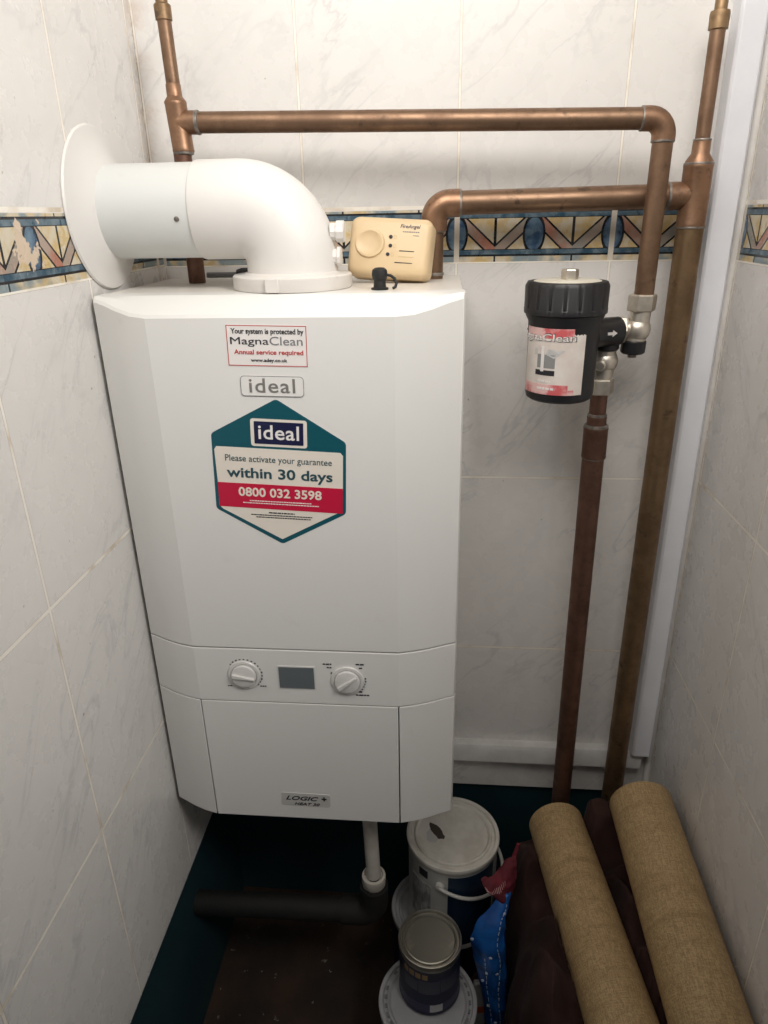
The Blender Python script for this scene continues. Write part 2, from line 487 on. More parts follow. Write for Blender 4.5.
# ------------------------------------------------------------------ boiler
W, D, DS, IL, IR = .395, .2613, .234, .0648, .0678
FY = -D
X0, X1 = -.0035, W + .0055
boiler = thing('boiler', 'white wall hung gas boiler with teal guarantee sticker and two dials', 'boiler', (W/2, -.12, 0))
def front_curve(x0, x1, inset=0.):
    """plan line of the bowed front from x0 to x1"""
    pts = []
    xs = [-.0035, -.0015, .012, .028, .046, IL, W - IR, W - .048, W - .029, W - .012, W + .0035, W + .0055]
    ys = [DS - .006, DS, D - .0205, D - .0122, D - .0050, D, D, D - .0050, D - .0122, D - .0205, DS, DS - .006]
    def yat(x):
        for i in range(len(xs)-1):
            if xs[i] <= x <= xs[i+1]: return ys[i] + (ys[i+1]-ys[i]) * (x-xs[i]) / (xs[i+1]-xs[i])
        return ys[-1]
    pts = [(x0, -yat(x0) + inset)] + [(x, -y + inset) for x, y in zip(xs, ys) if x0 < x < x1] + [(x1, -yat(x1) + inset)]
    return pts
def panel_poly(x0, x1): return front_curve(x0, x1) + [(x1, -.200), (x0, -.200)]
def casing_top(x, y): return .711
bm = BM(); box(bm, -.001, W + .003, -.2005, 0, .003, .7108); obj('casing', bm, M['whitetop'], boiler, 0, .002)
# upper door: the top edge rolls back
bm = BM()
fc = front_curve(X0, X1)
def ztop(x):
    e = min(1, max(0, min(x - X0, X1 - x) / IL)); return .7085 - .0145 * (e * e * (3 - 2*e)) ** .8
rows = [(lambda x, y: (y, .2845)), (lambda x, y: (y, ztop(x) - .003)),
        (lambda x, y: (y + .0025, ztop(x) + .0005)),
        (lambda x, y: (y*.5 + (-.2245)*.5 + .001, (ztop(x) + .7095) / 2 + .0025)),
        (lambda x, y: (max(y, -.2245) if y > -.2245 else -.2245, .7105)), (lambda x, y: (-.2005, .711))]
xs_dense = []
for (a, b) in zip(fc, fc[1:]): xs_dense.append(a)
xs_dense.append(fc[-1])
grid = []
for rw in rows: grid.append([bm.verts.new((x, *rw(x, y))) for x, y in xs_dense])
back0 = [bm.verts.new((x, -.2005, .2845)) for x, y in xs_dense]
for g0, g1 in zip(grid, grid[1:]):
    for i in range(len(g0)-1): bm.faces.new((g0[i], g0[i+1], g1[i+1], g1[i]))
for i in range(len(back0)-1):
    bm.faces.new((back0[i+1], back0[i], grid[-1][i], grid[-1][i+1])); bm.faces.new((back0[i], back0[i+1], grid[0][i+1], grid[0][i]))
for k in (0, -1): bm.faces.new([g[k] for g in grid] + [back0[k]])
obj('front_door', bm, M['white'], boiler, 13, .0008)
bm = BM(); prism(bm, panel_poly(X0, X1), .2015, .2825); ctrl = obj('control_panel', bm, M['white'], boiler, 13, .0008)
bm = BM(); prism(bm, panel_poly(IL + .0008, W - IR - .0008), 0, .2000); obj('drop_down_flap', bm, M['white'], boiler, 13, .0008)
for a, b in ((X0, IL - .0008), (W - IR + .0008, X1)):
    bm = BM(); prism(bm, panel_poly(a, b), 0, .2000); obj('lower_side_panel', bm, M['white'], boiler, 13, .0008)
# dials
def dial(cx, cz, pa, seed):
    lathe_part('dial_surround', [(0, -.002), (.0155, -.002), (.0200, .0005), (.0215, .003), (.0205, .0042), (.0172, .0044), (.0165, .003), (0, .003)], (cx, FY + .001, cz), (0, -1, 0), M['knob'], ctrl)
    k = lathe_part('control_dial', [(0, 0), (.0158, 0), (.0165, .002), (.0158, .0045), (.0140, .0052), (0, .0054)], (cx, FY - .0022, cz), (0, -1, 0), M['knob'], ctrl)
    bm = BM()
    prof = [(-.0145, -.0030), (.0150, -.0012), (.0150, .0012), (-.0145, .0030)]
    poly2(bm, prof, .0035); front(bm, cx, cz, pa, FY - .0070); obj('dial_grip', bm, M['knob'], ctrl, 30, .0008)
    rnd = random.Random(seed)
    def mark(name, draw):
        bm = BM(); draw(bm); front(bm, cx, cz, 0, FY - .0004); obj(name, bm, M['ink'], ctrl, 0)
    def arcs(n, a0, st, hw):
        def d(bm):
            for i in range(n):
                a = math.radians(a0 - i * st); r = .0222; w = rnd.uniform(.0010, .0018)
                poly2(bm, [(math.cos(a + s*hw)*rr, math.sin(a + s*hw)*rr) for s, rr in ((-1, r), (1, r), (1, r + w), (-1, r + w))])
        return d
    if seed == 1:
        mark('dial_scale', arcs(15, 140, 13, .05)); words = ((-.024, -.018, -.0185, .0013), (.019, .027, -.0175, .0015))
    else:
        mark('dial_scale', arcs(5, 8, 11, .035))
        mark('dial_arrow', lambda bm: poly2(bm, [(-.022, .010), (-.0195, .0125), (-.0205, .0085)]))
        words = ((-.031, -.020, .0235, .0018), (-.026, -.020, .0185, .0016), (.011, .022, .0245, .0018), (.015, .019, .0190, .0016), (.014, .019, -.0175, .0022), (.010, .027, -.0225, .0018))
    for q, (a, b, c, h) in enumerate(words): mark('dial_caption', lambda bm: dashes(bm, a, b, c, h, 3 + q))
dial(.1285, .2443, math.radians(-9), 1)
dial(.2625, .2408, math.radians(38), 2)
bm = BM(); poly2(bm, rrect(-.0245, .0245, -.0175, .0175, .001), .0008); front(bm, .1965, .2418, 0, FY + .0001); obj('display_bezel', bm, M['knob'], ctrl, 0)
bm = BM(); poly2(bm, [(-.0228, -.0160), (.0228, -.0160), (.0228, .0160), (-.0228, .0160)], .0005); front(bm, .1965, .2418, 0, FY - .0008)
scr = obj('display_screen', bm, M['screen'], ctrl, 0); scr['label'] = 'dark grey display screen'

def letters(parent, text, cx, cz, w, h, ang, y, m, bold=0., shear=0., name='lettering', space=1.):
    return obj(name, front(fit(glyphs(text, bold, shear, space), w, h), cx, cz, ang, y), m, parent, 0)
# service sticker
A = math.radians(-1.2)
st = None
bm = BM(); poly2(bm, [(-.0428, -.0215), (.0428, -.0215), (.0428, .0215), (-.0428, .0215)], .0004); front(bm, .1932, .6622, A, FY + .0001)
st = obj('service_sticker', bm, M['st_paper'], boiler, 0); st['label'] = 'white service sticker with thin red border'
bm = BM()
for a, b, c, d in ((-.0425, .0425, .0203, .0211), (-.0425, .0425, -.0211, -.0203), (-.0425, -.0417, -.0211, .0211), (.0417, .0425, -.0211, .0211)):
    poly2(bm, [(a, c), (b, c), (b, d), (a, d)], .0002)
front(bm, .1932, .6622, A, FY - .0003); obj('border_line', bm, M['st_redink'], st, 0)
yy = FY - .0004
letters(st, 'Your system is protected by', .1945, .6765, .077, .0072, A, yy, M['ink'], .02)
letters(st, 'Magna', .1750, .6665, .041, .0098, A, yy, M['ink'], 0, name='brand_lettering')
letters(st, 'Clean', .2140, .6672, .035, .0088, A, yy, M['inkgrey'], .0, name='brand_lettering')
letters(st, 'Annual service required', .1945, .6550, .074, .0064, A, yy, M['st_redink'], .02)
letters(st, 'www.adey.co.uk', .1945, .6468, .039, .0046, A, yy, M['ink'], .02)
# raised maker's badge
bm = BM(); poly2(bm, rrect(-.0342, .0342, -.0108, .0108, .004), .0012); front(bm, .1955, .6196, A, FY + .0003)
bd = obj('maker_badge', bm, M['badge_pl'], boiler, 30, .0003); bd['label'] = 'small raised white badge with silver lettering'
bm = BM()
o_, i_ = rrect(-.0344, .0344, -.0110, .0110, .0042), rrect(-.0338, .0338, -.0104, .0104, .0037)
for k in range(len(o_)):
    k2 = (k+1) % len(o_); poly2(bm, [o_[k], o_[k2], i_[k2], i_[k]], .0003)
front(bm, .1955, .6196, A, FY - .0007); obj('badge_rim', bm, M['inkgrey'], bd, 0)
letters(bd, 'ideal', .1955, .6203,   .050, .0155, A, FY - .0010, M['chrome'], .008, name='raised_lettering', space=1.1)
# hexagonal guarantee sticker
def rp(pts, dx=0): return pts
HEX = [(.1981, .6057), (.1219, .5671), (.1180, .4767), (.1930, .4324), (.2693, .4717), (.2727, .5567)][::-1]
hx = sum(p[0] for p in HEX)/6; hz = sum(p[1] for p in HEX)/6
loc = [(a - hx, b - hz) for a, b in HEX]
bm = BM(); poly2(bm, rpoly(loc, .006), .0004); front(bm, hx, hz, 0, FY + .0001)
sk = obj('guarantee_sticker', bm, M['st_teal'], boiler, 0); sk['label'] = 'teal hexagonal guarantee sticker with white and red bands'
A2 = math.radians(-2.6)
def quad(name, pts, m, y, r=.0):
    bm = BM(); q = [(a - hx, b - hz) for a, b in pts]
    poly2(bm, rpoly(q, r) if r else q, .0003); front(bm, hx, hz, 0, y); return obj(name, bm, m, sk, 0)
lowz = [(.1233, .509), (.1228, .481), (.1930, .4387), (.2645, .4750), (.2672, .5024)]
quad('white_band', [(.1262, .5522), (.1236, .5485), (.1234, .509), (.1222, .4808), (.1260, .4765), (.1930, .4385), (.2630, .4742), (.2655, .479), (.2671, .5024), (.2688, .5415), (.2660, .5452)], M['st_white'], FY - .0003)
quad('red_band', [(.1233, .5095), (.1224, .4798), (.2657, .4722), (.2671, .5028)], M['st_red'], FY - .0006)
bm = BM(); poly2(bm, rrect(-.0315, .0315, -.0158, .0158, .003), .0003); front(bm, .1985, .5672, A2, FY - .0003); obj('logo_frame', bm, M['st_white'], sk, 0)
bm = BM(); poly2(bm, rrect(-.0275, .0275, -.0128, .0128, .001), .0003); front(bm, .1985, .5672, A2, FY - .0006); obj('logo_plate', bm, M['st_navy'], sk, 0)
letters(sk, 'ideal', .1985, .5680, .0455, .0165, A2, FY - .0009, M['st_paper'], .012, name='logo_lettering', space=1.05)
yy = FY - .0007
letters(sk, 'Please activate your guarantee', .1955, .5352, .1210, .0098, A2, yy, M['st_tealink'], -.002)
letters(sk, 'within 30 days', .1955, .5175, .1210, .0160, A2, yy, M['st_tealink'], .020)
letters(sk, '0800 032 3598', .1945, .4962, .0960, .0112, A2, FY - .0010, M['st_white'], .022)
bm = BM(); dashes(bm, -.036, .036, .0026, .0011, 21); dashes(bm, -.044, .044, -.0002, .0010, 22); front(bm, .1945, .4830, A2, FY - .0010); obj('small_print', bm, M['st_paper'], sk, 0)
bm = BM(); dashes(bm, -.015, .015, .0045, .0014, 23); dashes(bm, -.036, .036, .0013, .0011, 24); dashes(bm, -.030, .034, -.0015, .0011, 25); front(bm, .1945, .4670, A2, yy); obj('small_print', bm, M['ink'], sk, 0)
# model badge on the flap
A3 = math.radians(-1.0)
bm = BM(); poly2(bm, rrect(-.0345, .0345, -.0115, .0115, .003), .0010); front(bm, .1955, .0350, A3, FY + .0003); lb = obj('model_badge', bm, M['silver'], boiler, 30, .0003); lb['label'] = 'small silver badge'
letters(lb, 'LOGIC', .1905, .0378, .0460, .0075, A3, FY - .0009, M['ink'], .02, .35)
letters(lb, '+', .2215, .0380, .0070, .0070, A3, FY - .0009, M['ink'], .04)
letters(lb, 'HEAT 30', .1970, .0276, .0360, .0048, A3, FY - .0009, M['ink'], .02, .3)

# ------------------------------------------------------------------ flue
FYC, FZ, FX = -.155, .7945, .2045
flue = thing('boiler_flue', 'white flue elbow rising from the boiler top and entering the left wall', 'flue', (FX, FYC, .711))
seal_prof = [(.0835, 0), (.0850, .0015), (.0835, .0035), (.0740, .0045), (.0640, .0070), (.0575, .0095), (.0540, .0112), (.0515, .0124), (.0494, .0130)]
bm = BM(); rg = []
for pr, ph in seal_prof:            # the rubber flange sits a little off the tube's axis
    k = max(0, min(1, 1 - (ph - .0035) / .0095))
    rg.append([bm.verts.new((XL + ph, FYC - .0105*k + pr*math.cos(2*PI*i/72), FZ + .0030*k + pr*math.sin(2*PI*i/72))) for i in range(72)])
for a, b in zip(rg, rg[1:]):
    for i in range(72): bm.faces.new((a[i], a[(i+1) % 72], b[(i+1) % 72], b[i]))
bm.faces.new(rg[0]); obj('wall_seal', bm, M['whitepl'], flue, 35)
ft = tube_part('flue_tube', [(XL + .002, FYC, FZ), (.1130, FYC, FZ)], .0495, M['flue_tube'], flue, 64)
sx, sa = .0920, math.radians(-6)
lathe_part('screw', [(0, 0), (.0028, 0), (.0028, .0010), (.0018, .0016), (0, .0016)], (sx, FYC - .0488*math.cos(sa), FZ - .005 + .0488*math.sin(sa)*.6), (0, -math.cos(sa), math.sin(sa)*.6), M['solder'], ft, 12)
path, arc = bend((.1050, FYC, FZ), (FX, FYC, FZ), (FX, FYC, .7115), .054, 14)
full = [path[0], Vector((.1053, FYC, FZ)), Vector((.1070, FYC, FZ))] + path[1:]
bm = BM(); tube(bm, full, [.0498, .0512, .0517] + [.0517] * (len(full) - 3), 64); el = obj('elbow', bm, M['whitepl'], flue, 40)
cl = BM()
lathe(cl, [(.050, 0), (.0670, 0), (.0680, .0015), (.0680, .0140), (.0665, .0155), (.0560, .0160), (.0530, .0180), (.050, .0180)], (.2035, FYC, .7112), (0, 0, 1), 72, closed=True)
obj('flue_collar', cl, M['collar'], flue, 35)
bm = BM(); box(bm, .187, .202, FYC - .0705, FYC - .064, .7116, .7265); obj('collar_clip', bm, M['collar'], flue, 30, .001)
def test_cap(z, r, l):
    lathe_part('test_cap', [(0, -.006), (r*.8, -.006), (r*.8, .0), (r, .001), (r, l-.001), (r*.9, l), (0, l)], (FX + .0525, FYC - .008, z), (1, 0, 0), M['collar'], flue, 20, rf=lambda a, i: 1 + .03*math.cos(10*a))
test_cap(.7705, .0115, .0095); test_cap(.7445, .0105, .0050)

# black hose end lying on the boiler top behind the elbow
t = thing('sensor_lead', 'short grey and black hose lying on the boiler behind the white flue elbow', 'hose', (.10, -.060, .711))
tube_part('hose', [(.072, -.062, .719), (.128, -.062, .719)], .0035, M['greyplug'], t, 14)
tube_part('hose_end', [(.112, -.062, .719), (.118, -.062, .7195), (.160, -.062, .7195)], [.0065, .008, .008], M['black'], t, 18)

# ------------------------------------------------------------------ alarm on the boiler
al = thing('carbon_monoxide_alarm', 'cream plastic carbon monoxide alarm propped on top of the boiler', 'alarm', (.3005, -.100, .711))
def alarm_xf(m_):   # drawn flat in local xy (x right, y up, z out), then stood up, leaning back and turned a little
    T = Matrix.Translation((.3115, -.100, .7125)) @ Matrix.Rotation(math.radians(-9), 4, 'Z') @ Matrix.Rotation(math.radians(90 - 16), 4, 'X') @ Matrix.Rotation(math.radians(-3.5), 4, 'Z') @ Matrix.Diagonal((1.06, .99, 1, 1))
    if isinstance(m_, bpy.types.Mesh): m_.transform(T)
    else: bmesh.ops.transform(m_, matrix=T, verts=m_.verts)
    return m_
AW, AH, AT = .047, .069, .026
bm = BM()
def ring_at(z, ins):
    return [bm.verts.new((x, y, z)) for x, y in rrect(-AW + ins, AW - ins, ins, AH - ins, .010 - ins*.4, 6)]
rs = [ring_at(-.004, .002), ring_at(-.003, 0), ring_at(AT - .009, 0), ring_at(AT - .004, .0018), ring_at(AT - .001, .005), ring_at(AT, .009)]
for a, b in zip(rs, rs[1:]):
    for i in range(len(a)): bm.faces.new((a[i], a[(i+1) % len(a)], b[(i+1) % len(b)], b[i]))
bm.faces.new(rs[0][::-1]); bm.faces.new(rs[-1])
obj('alarm_body', alarm_xf(bm), M['cream'], al, 40)
bm = BM(); lathe(bm, [(0, -.002), (.0150, -.002), (.0170, .0002), (.0160, .0028), (.0140, .0030), (.0120, .0016), (.006, .0008), (0, .0008)], (-.021, .037, AT), (0, 0, 1), 40); obj('sounder_button', alarm_xf(bm), M['cream'], al, 40)
for k, (lx, ly) in enumerate(((.0020, .0455), (.0025, .0355), (.0005, .0255))):
    bm = BM(); lathe(bm, [(0, 0), (.0021, 0), (.0021, .0008), (0, .0012)], (lx, ly, AT), (0, 0, 1), 14); obj('indicator_light', alarm_xf(bm), M['ink'], al, 40)
    bm = BM()
    o_, i_ = rrect(lx + .0035, lx + .0068, ly - .0022, ly + .0022, .0008, 2), rrect(lx + .0041, lx + .0062, ly - .0016, ly + .0016, .0004, 2)
    for q in range(len(o_)):
        q2 = (q+1) % len(o_); poly2(bm, [o_[q], o_[q2], i_[q2], i_[q]], .0003)
    bmesh.ops.translate(bm, verts=bm.verts, vec=(0, 0, AT)); obj('symbol', alarm_xf(bm), M['cream2'], al, 0)
for k, (x0, x1, y) in enumerate(((.0130, .0300, .0300), (.0125, .0300, .0235), (.0090, .0290, .0165))):
    bm = BM(); poly2(bm, [(x0, y - .0005), (x1, y - .0003), (x1, y + .0005), (x0, y + .0007)], .0003); bmesh.ops.translate(bm, verts=bm.verts, vec=(0, 0, AT)); obj('vent_slot', alarm_xf(bm), M['cream2'] if k == 1 else M['ink'], al, 0)
me = fit(glyphs('FireAngel', 0, .25), .0225, .0055); me.transform(Matrix.Translation((.0230, .0575, AT + .0002))); obj('lettering', alarm_xf(me), M['st_navy'], al, 0)
bm = BM(); dashes(bm, .015, .0335, .0520, .0011, 31); dashes(bm, .027, .0335, .0480, .0009, 32); bmesh.ops.translate(bm, verts=bm.verts, vec=(0, 0, AT)); obj('small_print', alarm_xf(bm), M['inkgrey'], al, 0)

# black rubber plug with its strap
t = thing('rubber_plug', 'small black rubber plug with a looped strap on the boiler in front of the alarm', 'plug', (.3070, -.190, .711))
lathe_part('plug', [(0, 0), (.0095, 0), (.0095, .0018), (.0070, .0027), (.0066, .0095), (.0080, .0115), (.0088, .0165), (.0080, .0205), (.0050, .0228), (0, .0232)], (.3070, -.190, .711), (0, 0, 1), M['rubber'], t, 24)
pts = [(.3130, -.190, .7265), (.3190, -.190, .7255), (.3235, -.191, .7225), (.3255, -.192, .7175), (.3245, -.194, .7140), (.3220, -.196, .7128)]
tube_part('strap', pts, .0016, M['rubber'], t, 10)

# ------------------------------------------------------------------ copper pipes
def sleeve(name, p0, p1, r, parent, m='copper2', rim=True):
    p0, p1 = Vector(p0), Vector(p1); L = (p1 - p0).length; ax = (p1 - p0)
    return lathe_part(name, [(r - .002, 0), (r, .0006), (r + .0004, .002), (r, .004), (r, L-.004), (r + .0004, L-.002), (r, L-.0006), (r - .002, L)], p0, ax, M[m], parent, 28)
def ring(p, ax, r, parent, w=.0022):
    return lathe_part('solder_ring', [(r - .002, -w), (r + .0003, -w*.6), (r + .0007, 0), (r + .0003, w*.6), (r - .002, w)], p, ax, M['solder'], parent, 28)
YA = -.080
run1 = thing('copper_pipe_run', 'upper copper pipe run from the left riser across to the filter valve', 'pipe', (.062, YA, .711))
P1l, P1r = Vector((.064, YA, .8905)), Vector((.6205, YA, .8800))
tube_part('riser', [(.0640, YA, .7115), (.0640, YA, .880)], .0105, M['copper3'], run1)
sleeve('tee_fitting', (.0660, YA, .8590), (.0625, YA, .9125), .0125, run1)
tube_part('tee_branch', [(.0640, YA, .8905), (.0865, YA, .8900)], .0127, M['copper2'], run1)
ring((.0870, YA, .8900), (1, 0, 0), .0125, run1, .003)
ring((.0658, YA, .8590), (0, 0, 1), .0115, run1, .003)
lathe_part('reducer', [(.0120, 0), (.0123, .002), (.0088, .0065), (.0085, .0185), (.0078, .0195)], (.0628, YA, .9105), (-.025, 0, 1), M['copper2'], run1, 24)
tube_part('vent_pipe', [(.0625, YA, .928), (.0608, YA, .9945)], .0078, M['copper'], run1)
lathe_part('compression_nut', [(.007, 0), (.0092, .001), (.0094, .0150), (.0080, .0165), (.0066, .0170), (.0066, .0240), (0, .0245)], (.0609, YA, .9900), (-.03, 0, 1), M['brass'], run1, 20)
path, arc = bend((.0865, YA, .8900), (.6205, YA, .8800), (.6205, YA, .6880), .018, 12)
tube_part('crossing_pipe', [path[0], arc[0]], .0115, M['copper'], run1)
e0 = arc[0] + (Vector(path[0]) - arc[0]).normalized() * .008; e1 = arc[-1] + Vector((0, 0, -.005))
tube_part('elbow', [e0] + arc + [e1], .0130, M['copper2'], run1)
ring(e0, (1, 0, 0), .0125, run1); ring(e1, (0, 0, 1), .0125, run1)
tube_part('drop_pipe', [arc[-1], (.6205, YA, .6800)], .0115, M['copper'], run1)

YB = -.047
run2 = thing('copper_pipe_run', 'lower copper pipe run from behind the alarm to the tall right hand pipe', 'pipe', (.364, -.055, .711))
path, arc = bend((.3636, -.055, .711), (.3636, -.055, .798), (.670, YB, .8015), .019, 12)
tube_part('riser', [path[0], arc[0]], .0120, M['copper'], run2)
ed = (Vector(path[-1]) - arc[-1]).normalized()
tube_part('elbow', [arc[0] - Vector((0, 0, .012))] + arc + [arc[-1] + ed*.012], .0160, M['copper2'], run2)
ring(arc[-1] + ed*.013, ed, .0152, run2); ring(arc[0] - Vector((0, 0, .012)), (0, 0, 1), .0145, run2)
ring((.3636, -.055, .7165), (0, 0, 1), .0125, run2, .003)
tube_part('crossing_pipe', [arc[-1], (.670, YB, .8015)], .0138, M['copper'], run2)
tube_part('tee_branch', [(.6425, YB, .8010), (.6550, YB, .8011), (.671, YB, .8012)], [.0158, .0156, .0140], M['copper2'], run2); ring((.6425, YB, .8010), (1, 0, 0), .0155, run2)
PR0, PR1 = Vector((.6742, YB, .775)), Vector((.6755, -.060, FLOOR))
sleeve('tee_fitting', (.6742, YB, .7660), (.6740, YB, .8350), .0168, run2)
ring((.6742, YB, .7660), (0, 0, 1), .0165, run2)
ring((.6740, YB, .8350), (0, 0, 1), .0165, run2)
tube_part('standing_pipe', [PR0, PR1], .0160, M['brasspipe'], run2)
lathe_part('reducer', [(.0160, 0), (.0158, .004), (.0102, .0120), (.0100, .0265), (.0085, .0275)], (.6740, YB, .8340), (0, 0, 1), M['copper2'], run2, 24)
ring((.6740, YB, .8600), (0, 0, 1), .0098, run2, .0018)
tube_part('vent_pipe', [(.6740, YB, .860), (.6738, YB, .970)], .0083, M['copper'], run2)
lathe_part('compression_nut', [(.008, 0), (.0104, .001), (.0107, .015), (.0100, .0180), (.0068, .0185), (.0068, .0285), (.0060, .0300), (0, .0300)], (.6738, YB, .9670), (0, 0, 1), M['brass'], run2, 24)

run3 = thing('copper_pipe', 'dark brown copper pipe standing below the black filter', 'pipe', (.5875, YA, FLOOR))
tube_part('pipe', [(.5800, YA, .4900), (.5890, YA, FLOOR)], .0145, M['copper3'], run3)
sleeve('coupling', (.5798, YA, .5250), (.5805, YA, .4820), .0158, run3, 'copper3')
tube_part('upper_pipe', [(.5795, YA, .5750), (.5798, YA, .5200)], .0108, M['copper3'], run3)
ring((.5798, YA, .5250), (0, 0, 1), .0152, run3, .0035); ring((.5797, YA, .5400), (0, 0, 1), .0120, run3, .0032); ring((.5805, YA, .4820), (0, 0, 1), .0150, run3, .001)
sleeve('reducing_collar', (.5797, YA, .5400), (.5798, YA, .5270), .0125, run3, 'copper3')

# ------------------------------------------------------------------ magnetic filter
MX, MY = .5195, -.130
mf = thing('magnetic_filter', 'black canister magnetic filter with ribbed cap and worn red label', 'filter', (MX, MY, .5765))
lathe_part('canister', [(0, .5765), (.036, .5765), (.0395, .579), (.0405, .584), (.0410, .640), (.0420, .668), (.0455, .6750), (.0455, .684), (0, .684)], (MX, MY, 0), (0, 0, 1), M['black'], mf, 64)
cap = lathe_part('cap', [(0, .6765), (.0455, .6765), (.0478, .6780), (.0480, .6830), (.0470, .6840), (.0472, .7080), (.0455, .7125), (.0395, .7132), (.0390, .7115), (0, .7115)], (MX, MY, 0), (0, 0, 1), M['black'], mf, 144,
           rf=lambda a, i: 1 - (.030 if (i in (4, 5)) and (math.cos(18*a) > .82) else 0) + (.012 if i in (4, 5) else 0))
lathe_part('cap_disc', [(0, .7110), (.0385, .7110), (.0385, .7132), (.036, .7140), (0, .7148)], (MX, MY, 0), (0, 0, 1), M['capdisc'], cap, 48)
bm = BM(); hexnut(bm, (MX + .002, MY, .7142), (0, 0, 1), .0100, .0115); obj('bleed_nut', bm, M['nickel'], cap, 25)
def wrap(me_or_bm, r, a_c, zc):
    """drawing in local xy -> wrapped on the canister; a_c = middle angle (0 = towards -y, + to the right)"""
    for v in (me_or_bm.vertices if isinstance(me_or_bm, bpy.types.Mesh) else me_or_bm.verts):
        a = a_c + v.co.x / r; rr = r + v.co.z
        v.co = Vector((MX + rr*math.sin(a), MY - rr*math.cos(a), zc + v.co.y))
    return me_or_bm
def patch(bm, x0, x1, y0, y1, h, n=20):
    cols = [[bm.verts.new((x0 + (x1-x0)*i/n, y, z)) for y, z in ((y0, 0), (y0, h), (y1, h), (y1, 0))] for i in range(n+1)]
    for a, b in zip(cols, cols[1:]):
        for k in range(4): bm.faces.new((a[k], b[k], b[(k+1) % 4], a[(k+1) % 4]))
    bm.faces.new(cols[0][::-1]); bm.faces.new(cols[-1])
R_ = .0412
bm = BM(); patch(bm, -.060, .0205, -.038, .038, .0004, 30); lbl = obj('paper_label', wrap(bm, R_, 0, .6260), M['lblwhite'], mf, 30); lbl['label'] = 'worn white and red paper label'
bm = BM(); patch(bm, -.060, .0060, .027, .038, .0003, 26); obj('red_print', wrap(bm, R_ + .0004, 0, .6260), M['lblpink'], lbl, 30)
bm = BM(); patch(bm, -.060, .0030, -.038, -.026, .0003, 26); patch(bm, .0035, .010, -.038, -.032, .0003, 4); obj('red_print', wrap(bm, R_ + .0004, 0, .6260), M['lblpink'], lbl, 30)
me = fit(glyphs('MagnaClean', 0), .084, .0118); obj('brand_outline', wrap(me, R_ + .0009, -.78, .6530), M['ink'], lbl, 0)
me = fit(glyphs('MagnaClean', .005), .0825, .0102); obj('brand_lettering', wrap(me, R_ + .0013, -.78, .6530), M['st_paper'], lbl, 0)
bm = BM(); patch(bm, -.036, -.0135, -.008, .0075, .0003, 10); obj('printed_picture', wrap(bm, R_ + .0004, 0, .6270), M['lblgrey'], lbl, 0)
bm = BM(); patch(bm, -.038, -.0135, -.0165, -.0105, .0003, 8); obj('printed_picture', wrap(bm, R_ + .0005, 0, .6270), M['ink'], lbl, 0)
bm = BM(); poly2(bm, [(-.040, .0065), (-.022, .0065), (-.015, .0035), (-.009, .0085), (-.003, .0130), (-.020, .0140), (-.040, .0140)]); obj('printed_picture', wrap(bm, R_ + .0007, 0, .6270), M['lblgrey2'], lbl, 0)
bm = BM(); patch(bm, -.0310, -.0270, -.012, .017, .0005, 2); obj('printed_picture', wrap(bm, R_ + .0009, 0, .6270), M['st_paper'], lbl, 0)
bm = BM(); dashes(bm, -.034, -.018, -.0225, .0022, 41); dashes(bm, -.034, -.012, -.0310, .0024, 42, hh=.0006); obj('small_print', wrap(bm, R_ + .0005, 0, .6260), M['st_paper'], lbl, 0)
# port
UY = -.095
bm = BM(); tube(bm, [(MX + .030, MY + .012, .6490), (.567, UY - .004, .6490), (.5915, UY + .008, .6490)], [.0175, .0175, .0175], 32); pt = obj('port', bm, M['black'], mf, 40)
lathe_part('port_outlet', [(.0, 0), (.0150, 0), (.0165, .002), (.0165, .012), (0, .012)], (.5805, -.083, .6255), (0, 0, 1), M['black'], mf, 28)
bm = BM(); poly2(bm, [(-.0075, -.0017), (.001, -.0017), (.001, -.0040), (.0078, 0), (.001, .0040), (.001, .0017), (-.0075, .0017)], .0004)
T = Matrix.Translation((.5800, UY - .0181, .6500)) @ Matrix.Rotation(math.radians(26), 4, 'Z') @ Matrix.Rotation(PI/2, 4, 'X')
bmesh.ops.transform(bm, matrix=T, verts=bm.verts); obj('flow_arrow', bm, M['st_paper'], pt, 0)

# isolation valves
v1 = thing('isolation_valve', 'nickel isolation valve with black cap under the upper copper drop pipe', 'valve', (.6165, YA, .6200))
bm = BM(); sphere(bm, (.6170, YA, .6500), .0165); tube(bm, [(.6170, YA, .650), (.6195, YA, .676)], [.0135, .0122], 24); tube(bm, [(.6170, YA, .650), (.6155, YA, .6330)], [.0130, .0130], 24); tube(bm, [(.6170, YA, .650), (.6010, YA, .650)], [.0125, .0120], 24)
obj('valve_body', bm, M['nickel'], v1, 50)
bm = BM(); hexnut(bm, (.6193, YA, .6720), (.02, 0, 1), .0172, .0200); obj('compression_nut', bm, M['nickel'], v1, 25)
bm = BM(); hexnut(bm, (.5905, YA, .650), (1, 0, 0), .0172, .0125); obj('union_nut', bm, M['nickel'], v1, 25)
lathe_part('valve_cap', [(0, 0), (.0130, 0), (.0148, .002), (.0152, .0150), (.0130, .0165), (0, .0165)], (.6150, YA, .6205), (0, 0, 1), M['black'], v1, 30)
lathe_part('valve_spindle', [(0, 0), (.0055, 0), (.0055, .006), (0, .006)], (.6150, YA, .6155), (0, 0, 1), M['solder'], v1, 6)
v2 = thing('isolation_valve', 'nickel isolation valve under the filter port on top of the brown pipe', 'valve', (.5805, YA, .5700))
bm = BM(); sphere(bm, (.5815, YA, .6110), .0172, (1, 1, .95)); tube(bm, [(.5805, YA, .6260), (.5805, YA, .6100)], [.0145, .0150], 24); tube(bm, [(.5815, YA, .6110), (.5800, YA, .585)], [.0150, .0125], 24)
obj('valve_body', bm, M['nickel'], v2, 50)
